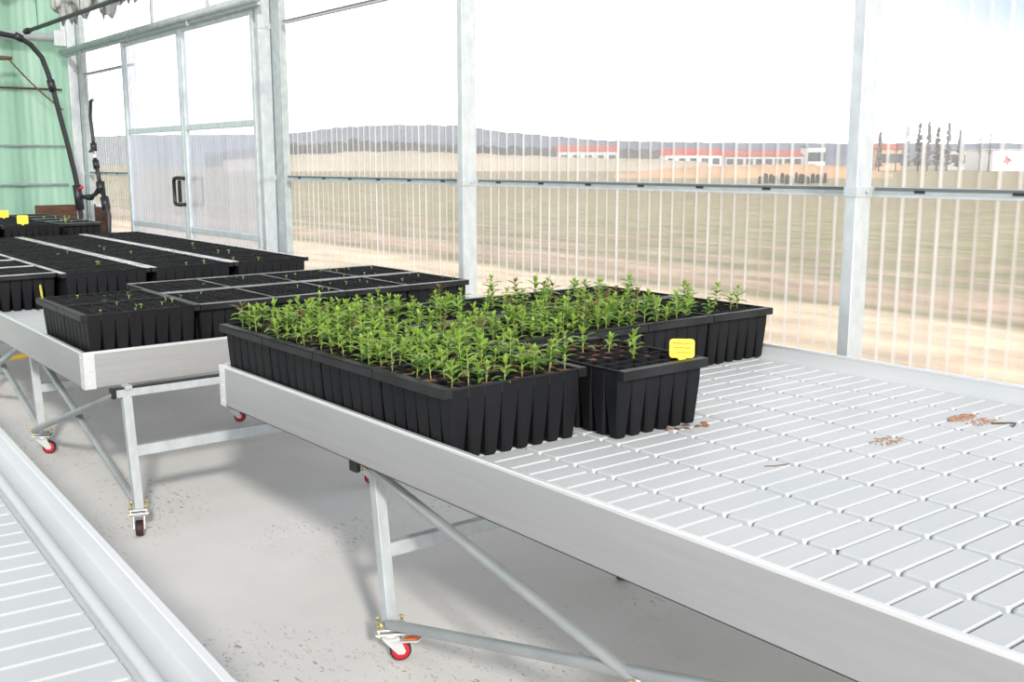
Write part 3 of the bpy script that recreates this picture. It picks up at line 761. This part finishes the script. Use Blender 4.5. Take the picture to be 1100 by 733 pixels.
for k in range(2):
    mt = CM2 @ T((-CX / 2 - k * .362, CY / 2, zc))
    w = ['on the aisle corner of the covered bench', 'second back along the covered bench aisle edge'][k]
    make_container(mt, 'dark unsprouted container ' + w, 'dark containers at the bare bench end', soils[k % 2])
    sprouts(mt, [9, 5][k], 'tiny sprout in the dark container ' + w, 'sprouts in the aisle containers of the covered bench', 100 + k, .2, [3, 4][k % 2])
for k in range(4):
    for row in range(2):
        mt = CM2 @ T((-CY / 2 - row * .510, .507 + .3605 * k + CX / 2, zc)) @ RZ(-90)
        w = '%s from the aisle, %s row at the covered bench end' % (ORD[k], ['front', 'rear'][row])
        make_container(mt, 'dusty glare-rimmed container ' + w, 'dark containers at the bare bench end', soils[(k + row) % 2], True)
        sprouts(mt, [[3, 7, 6, 12], [2, 3, 5, 8]][row][k], 'tiny sprout, dusty glare-rimmed container ' + w, 'sprouts in dusty containers, %s row, %s' % (['front', 'rear'][row], ORD[k]), 120 + k * 3 + row, 0, [3, 4][(k + row) % 2])
RM = B2M @ T((-1.762, .385, 0))
colname = ['aisle column', 'second column', 'third column', 'wall side column']
for col in range(4):
    for row in range(9):
        if col == 0:
            if row > 5: continue
            mt = RM @ T((-.09 - CY / 2 - row * .508, -.364 + CX / 2, zc)) @ RZ(-90)
        else:
            mt = RM @ T((-CX / 2 - row * .3625, (col - 1) * .512 + CY / 2, zc)) @ RZ(rnd.uniform(-.15, .15))
        w = '%s row back, %s of the large far block' % (ORD[row], colname[col])
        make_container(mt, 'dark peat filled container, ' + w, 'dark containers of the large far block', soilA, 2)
        if (col, row) in ((1, 1), (1, 3), (2, 0), (2, 2), (2, 4), (3, 0), (3, 1), (3, 3), (1, 6)):
            sprouts(mt, 2, 'tiny sprout in container ' + w, 'sprouts in the far block, %s, %s row' % (colname[col], ORD[row]), 200 + col * 10 + row, .6)
# far bench group by the end wall
SM = B4M @ T((-.035, .03, 0)); zs = B4Z + BT
for col in range(4):
    for row in range(7):
        if col == 3:
            mt = SM @ T((-CY / 2 - row * .51 - .12, 1.545 + CX / 2, zs)) @ RZ(-90)
            if row > 3: continue
            w = '%s back in the wall side column by the end wall' % ORD[row]
        else:
            mt = SM @ T((-CX / 2 - row * .3615, col * .515 + CY / 2, zs))
            w = '%s back, %s column of the group by the end wall' % (ORD[row], ORD[col])
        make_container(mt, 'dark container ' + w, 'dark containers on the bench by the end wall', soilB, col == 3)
        if col == 3 and row in (0, 1): sprouts(mt, 6, 'pale sprout in container ' + w, 'sprouts by the end wall, %s' % ORD[row], 300 + row, 1.2, 4)
plant_label(CM2 @ T((-.690, .022, B2Z + CH + .016)) @ RZ(-35) @ RX(5), 'yellow plant label seen edge on at the corner of the covered bench', .022, .060, ink=False)
plant_label(T((-9.90, 2.36, B4Z + CH + .02)) @ RZ(52), 'blank looking yellow label at the front of the containers by the end wall', .10, .075, ink=True)
plant_label(T((-11.2, 2.50, B4Z + CH + .02)) @ RZ(52), 'small yellow label far back among the containers by the end wall', .10, .07, ink=True)
for o in (CB, CR, CR2, CR3, soilA, soilB): bpy.data.objects.remove(o)

# ------------------------------------------------------------------ debris on the empty tray
def patch(x, y, rx, ry, n, seed, label, name, mt, size=.004, ang=0):
    rr = random.Random(seed); mb = MB(); z = B1Z + BT
    for k in range(n):
        a = rr.random() * 6.28; d = math.sqrt(rr.random())
        ux, uy = rx * d * math.cos(a), ry * d * math.sin(a)
        px = x + ux * math.cos(ang) - uy * math.sin(ang); py = y + ux * math.sin(ang) + uy * math.cos(ang)
        s = size * rr.uniform(.4, 1.2)
        mb.lathe([(s, -.0005), (s * .8, s * .35), (s * .2, s * .5)], T((px, py, z)) @ RZ(rr.uniform(0, 360)) @ Matrix.Diagonal((1.5, .8, 1, 1)), 6)
    return tag(mb.build(name, mt), label, 'soil', kind='stuff')
patch(-1.625, 3.09, .026, .068, 420, 1, 'reddish peat spilled on a tray block near the rear rim', 'spilled_soil', M['dirt'], .0045)
patch(-1.56, 3.09, .03, .07, 60, 7, 'sparse peat crumbs beside the reddish spill near the rear rim', 'spilled_soil', M['dirt'], .004)
patch(-1.615, 2.66, .035, .07, 75, 2, 'scattered brown peat crumbs in the middle of the bare tray', 'spilled_soil', M['dirt'], .0036)
def litter(x, y, a, s, label):
    mb = MB(); z = B1Z + BT
    vs = []; fs = []
    for k in range(5):
        w = [.2, .8, 1, .6, .05][k] * s * .3; zz = z + .003 * math.sin(k * 1.1)
        vs += [(-s / 2 + s * k / 4, w, zz + .002), (-s / 2 + s * k / 4, -w, zz)]
    ca, sa = math.cos(a), math.sin(a); vs = [(x + p[0] * ca - p[1] * sa, y + p[0] * sa + p[1] * ca, p[2]) for p in vs]
    for k in range(4): fs.append((2 * k, 2 * k + 2, 2 * k + 3, 2 * k + 1))
    vs2 = [(p[0], p[1], p[2] - .0012) for p in vs]; n = len(vs)
    mb.add(vs + vs2, fs + [tuple(n + i for i in reversed(f)) for f in fs] + [(0, 1, n + 1, n), (2 * 4, n + 2 * 4, n + 9, 9)])
    tag(mb.build('dry_leaf', M['leaf_litter']), label, 'leaf', 'dry leaf bits by the labelled container')
for k in range(7): litter(-2.10 + .012 * (k % 3) + .02 * (k // 4), 2.27 + .022 * k, 1.9 + k * .7, .032 + .006 * (k % 2), 'brown dry leaf scrap at the foot of the labelled container')
def twig(pts, label, r=.0012):
    mb = MB(); mb.tube(pts, r, 6); tag(mb.build('twig', M['twig']), label, 'twig')
zt = B1Z + BT
twig([(-1.672, 2.175, zt), (-1.664, 2.19, zt), (-1.655, 2.195, zt + .001), (-1.648, 2.215, zt + .002), (-1.640, 2.235, zt + .003)], 'thin curved twig lying on a bare tray block')
twig([(-1.53, 3.09, zt), (-1.51, 3.11, zt + .003), (-1.50, 3.14, zt), (-1.478, 3.135, zt + .004), (-1.47, 3.10, zt)], 'dark crooked twig on the tray near the rear rim', .003)
twig([(-1.22, 1.805, zt - .006), (-1.19, 1.812, zt - .004), (-1.165, 1.835, zt - .004)], 'short twig lodged in a channel near the aisle rim', .0022)

# ------------------------------------------------------------------ the land outside
def bearing(px): return math.atan2(px - 550, 1138.0)
def out(px, d, z=0.0):
    b = bearing(px); v = FH * math.cos(b) + RH * math.sin(b); v = v * (d / math.cos(b))
    return Vector((v.x, v.y, z))
def zat(y, d): return EYE + (175.6 - y) / 1138.0 * d * 1.03

def hill(name, label, prof, d, depth, mt, base=-1.0, n=90, jag=0.0, seed=0):
    x0, x1 = prof[0][0], prof[-1][0]; rr = random.Random(seed); rows = [[], [], [], []]
    for i in range(n + 1):
        px = x0 + (x1 - x0) * i / n
        for k in range(len(prof) - 1):
            if prof[k][0] <= px <= prof[k + 1][0]:
                t = (px - prof[k][0]) / (prof[k + 1][0] - prof[k][0]); y = prof[k][1] + (prof[k + 1][1] - prof[k][1]) * t; break
        z = zat(y, d) * (1 + jag * rr.uniform(-1, 1))
        rows[0].append(out(px, d - depth * .6, base)); rows[1].append(out(px, d - depth * .2, z * .75 + base * .25)); rows[2].append(out(px, d, z)); rows[3].append(out(px, d + depth, base))
    mb = MB(); vs = [p for r in rows for p in r]; m_ = n + 1
    mb.add(vs, [(k * m_ + i, k * m_ + i + 1, (k + 1) * m_ + i + 1, (k + 1) * m_ + i) for k in range(3) for i in range(n)], True)
    o = mb.build(name, mt); tag(o, label, 'hill', kind='structure'); return o
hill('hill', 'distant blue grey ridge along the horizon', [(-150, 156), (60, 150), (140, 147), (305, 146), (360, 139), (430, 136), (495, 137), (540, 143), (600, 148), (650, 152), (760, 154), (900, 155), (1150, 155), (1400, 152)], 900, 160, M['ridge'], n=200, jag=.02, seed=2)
hill('woods', 'dark band of distant woods below the ridge', [(220, 166), (300, 157), (380, 152), (440, 154), (500, 157), (560, 159), (640, 161), (760, 163)], 480, 60, M['woods'], n=160, jag=.09, seed=12)
hill('bank', 'pale sandy embankment across the field', [(240, 172), (320, 166), (420, 163), (500, 165), (560, 168), (700, 171), (760, 174)], 230, 24, M['bank'], -.5, n=60, jag=.06, seed=4)
hill('bank', 'orange earth bank beyond the dark stakes', [(660, 186), (720, 181), (790, 177), (850, 176.5), (910, 178), (960, 186)], 120, 8, M['bank_orange'], -.3, n=60, jag=.1, seed=6)

def building(px0, px1, d, ytop, roofy, wall, roof, label, wins=0, depth=12, name='building'):
    a = out(px0, d); b = out(px1, d); L_ = (b - a).length; ux = (b - a).normalized(); uy = Vector((-ux.y, ux.x, 0))
    mtx = Matrix(((ux.x, uy.x, 0, a.x), (ux.y, uy.y, 0, a.y), (0, 0, 1, 0), (0, 0, 0, 1)))
    o = empty(name, mtx); tag(o, label, 'building')
    zt_ = zat(ytop, d); ze = zat(roofy, d)
    mb = MB(); mb.box((0, 0, -.2), (L_, depth, ze), .02); mb.build('wall', wall, o)
    mb = MB(); e = .5
    r0 = [(-e, -e, ze), (-e, depth + e, ze), (-e, depth / 2, zt_)]; r1 = [(L_ + e, y, z) for _, y, z in r0]
    mb.loft([r0, r1]); mb.build('roof', roof, o)
    for k in range(wins):
        x = L_ * (k + .5) / wins; mb = MB(); mb.box((x - .9, -.06, ze * .35), (x + .9, .02, ze * .78), .02); mb.build('window', M['pane_dark'], o)
    return o
building(600, 664, 280, 157, 163, M['wall_grey'], M['roof_red'], 'long low shed with red roof beyond the sandy embankment', 5)
building(715, 775, 270, 160, 167, M['wall_white'], M['roof_red'], 'pale shed with red roof left of the longest red roofed shed', 5)
building(779, 862, 280, 162, 168, M['wall_grey'], M['roof_red'], 'longest grey walled shed with red roof beyond the orange bank', 8)
building(868, 886, 290, 156, 159, M['wall_white'], M['roof_blue'], 'small white house behind the orange bank by the column', 3, 8)
building(942, 968, 240, 155, 161, M['wall_brick'], M['roof_red'], 'ochre house beside the dark trees', 3, 9)
building(1018, 1060, 260, 158, 162, M['wall_grey'], M['roof_blue'], 'grey blue roofed shed beside the white building', 3, 9)
wb = building(1066, 1150, 230, 160.5, 161.5, M['wall_white'], M['wall_white'], 'plain white building with a red mark on its wall', 0, 14)
mb = MB()
for (x, z, w, h) in ((3.0, 2.6, .5, 1.0), (3.5, 2.3, .5, .9), (2.7, 1.9, .6, .5), (3.3, 1.6, .35, .7), (3.9, 2.2, .4, .45)): mb.box((x - w / 2, -.05, z - h / 2), (x + w / 2, .03, z + h / 2), .02)
mb.build('emblem', M['emblem'], wb)

def tree(px, d, ytop, wpx, label, kind, seed):
    rr = random.Random(seed); p = out(px, d); h = zat(ytop, d); w = wpx / 1138 * d
    o = empty('tree', T(p)); tag(o, label, 'tree', 'dark trees by the ochre house' if kind == 'conifer' else 'bare trees by the white building')
    tr = MB(); tr.tube([(0, 0, -.3), (.05, 0, h * .5), (0, .05, h * .96)], [.16, .1, .03], 7); tr.build('trunk', M['bark'], o)
    mb = MB()
    if kind == 'conifer':
        for k in range(70):
            t = rr.uniform(.12, 1); a = rr.random() * 6.28; r = w / 2 * (1.02 - t) ** .7 * rr.uniform(.6, 1.15) + .1
            b0 = Vector((0, 0, h * t)); b1 = Vector((math.cos(a) * r, math.sin(a) * r, h * t - .15 * r + rr.uniform(0, .5)))
            mb.tube([b0, (b0 + b1) / 2 + Vector((0, 0, .1)), b1], [.14, .32, .05], 5)
    else:
        for k in range(46):
            t = rr.uniform(.3, .95); a = rr.random() * 6.28; r = w / 2 * rr.uniform(.4, 1.0) * (1.15 - t)
            b0 = Vector((0, 0, h * t)); b1 = b0 + Vector((math.cos(a) * r, math.sin(a) * r, r * rr.uniform(.8, 1.5)))
            mb.tube([b0, (b0 + b1) / 2 + Vector((rr.uniform(-.1, .1), 0, 0)), b1], [.05, .035, .01], 4)
    mb.build('crown' if kind == 'conifer' else 'branches', M['conifer'] if kind == 'conifer' else M['bark'], o)
for k, (px, yt, w) in enumerate(((944, 143, 6), (973, 138, 8), (986, 135, 10), (996, 134, 9), (1006, 139, 8), (1017, 136, 9), (1030, 143, 8))):
    tree(px, 215 + 3 * (k % 3), yt, w * 1.5, 'dark narrow tree, %s of the row beside the ochre house counting from the house side' % ORD[k], 'conifer', k)
for k, (px, yt) in enumerate(((1062, 132), (1052, 140), (962, 138))):
    tree(px, 205, yt, 14, ['bare pale tree rising beside the white building', 'lower bare tree between the white building and the dark trees', 'bare tree between the ochre house and the dark trees'][k], 'bare', 40 + k)
stakes = [817, 823, 829, 834, 841, 846, 850, 856, 861, 864, 868, 874, 879, 883, 887]
for k, px in enumerate(stakes):
    p = out(px, 84 + (k * 7) % 5); h = .55 + .3 * ((k * 37) % 10) / 10
    mb = MB(); w = .10 + .12 * ((k * 13) % 7) / 7
    mb.loft([[(-w, -.1, -.1), (w, -.1, -.1), (w, .1, -.1), (-w, .1, -.1)], [(-w * .9, -.09, h * .8), (w * .9, -.09, h * .8), (w * .9, .09, h * .8), (-w * .9, .09, h * .8)], [(-w * .4, -.04, h), (w * .4, -.04, h), (w * .4, .04, h), (-w * .4, .04, h)]])
    o = mb.build('stake', M['stake'], loc=p); tag(o, 'short dark stake in the row standing before the orange earth bank', 'stake', 'dark stakes before the orange bank')

# ------------------------------------------------------------------ light, world, camera
w = bpy.data.worlds.new('World'); S.world = w; w.use_nodes = True
N = w.node_tree.nodes; Lk = w.node_tree.links; N.clear()
out_ = N.new('ShaderNodeOutputWorld'); bg = N.new('ShaderNodeBackground')
tc = N.new('ShaderNodeTexCoord'); sp = N.new('ShaderNodeSeparateXYZ'); Lk.new(tc.outputs['Generated'], sp.inputs[0])
rp = N.new('ShaderNodeValToRGB'); Lk.new(sp.outputs['Z'], rp.inputs[0])
e = rp.color_ramp.elements
e[0].position = 0; e[0].color = (3.2, 3.2, 3.25, 1); e[1].position = 1; e[1].color = (.40, .43, .48, 1)
x = e.new(.12); x.color = (2.7, 2.72, 2.78, 1); x = e.new(.36); x.color = (.95, .97, 1.02, 1)
# a soft blue gap in the bright haze, beyond the field to the right
gap = N.new('ShaderNodeVectorMath'); gap.operation = 'DOT_PRODUCT'; gb = R(25)
gd = (FH * math.cos(gb) + RH * math.sin(gb)) * math.cos(R(10.5)) + Vector((0, 0, math.sin(R(10.5)))); gap.inputs[1].default_value = gd
Lk.new(tc.outputs['Generated'], gap.inputs[0])
gm = N.new('ShaderNodeMapRange'); gm.interpolation_type = 'SMOOTHSTEP'; gm.inputs[1].default_value = math.cos(R(8)); gm.inputs[2].default_value = math.cos(R(2)); Lk.new(gap.outputs['Value'], gm.inputs[0])
gx = N.new('ShaderNodeMixRGB'); gx.inputs[2].default_value = (.62, .78, 1.02, 1); Lk.new(gm.outputs[0], gx.inputs[0]); Lk.new(rp.outputs[0], gx.inputs[1])
Lk.new(gx.outputs[0], bg.inputs['Color']); bg.inputs['Strength'].default_value = .95; Lk.new(bg.outputs[0], out_.inputs[0])
sun = bpy.data.lights.new('sun', 'SUN'); sun.energy = 2.9; sun.angle = R(4.5); sun.color = (1, .955, .87)
so = bpy.data.objects.new('sun', sun); C.objects.link(so)
so.rotation_euler = Vector((-.78, .335, -.42)).to_track_quat('-Z', 'Y').to_euler()

cam = bpy.data.cameras.new('camera'); co = bpy.data.objects.new('camera', cam); C.objects.link(co)
cam.sensor_width = 36; cam.lens = 1122 / 1100 * 36; cam.clip_end = 3000; cam.clip_start = .05
pitch = math.atan((366.5 - 175.6) / 1122)
fwd = FH * math.cos(pitch) - Vector((0, 0, math.sin(pitch)))
co.location = (0, 0, EYE); co.rotation_euler = fwd.to_track_quat('-Z', 'Y').to_euler()
S.camera = co
S.view_settings.view_transform = 'Standard'; S.view_settings.look = 'None'; S.view_settings.gamma = 1
S.view_settings.exposure = .13; S.view_settings.use_curve_mapping = False
S.cycles.transparent_max_bounces = 16; S.cycles.max_bounces = 8
print('seedlings', nseed)
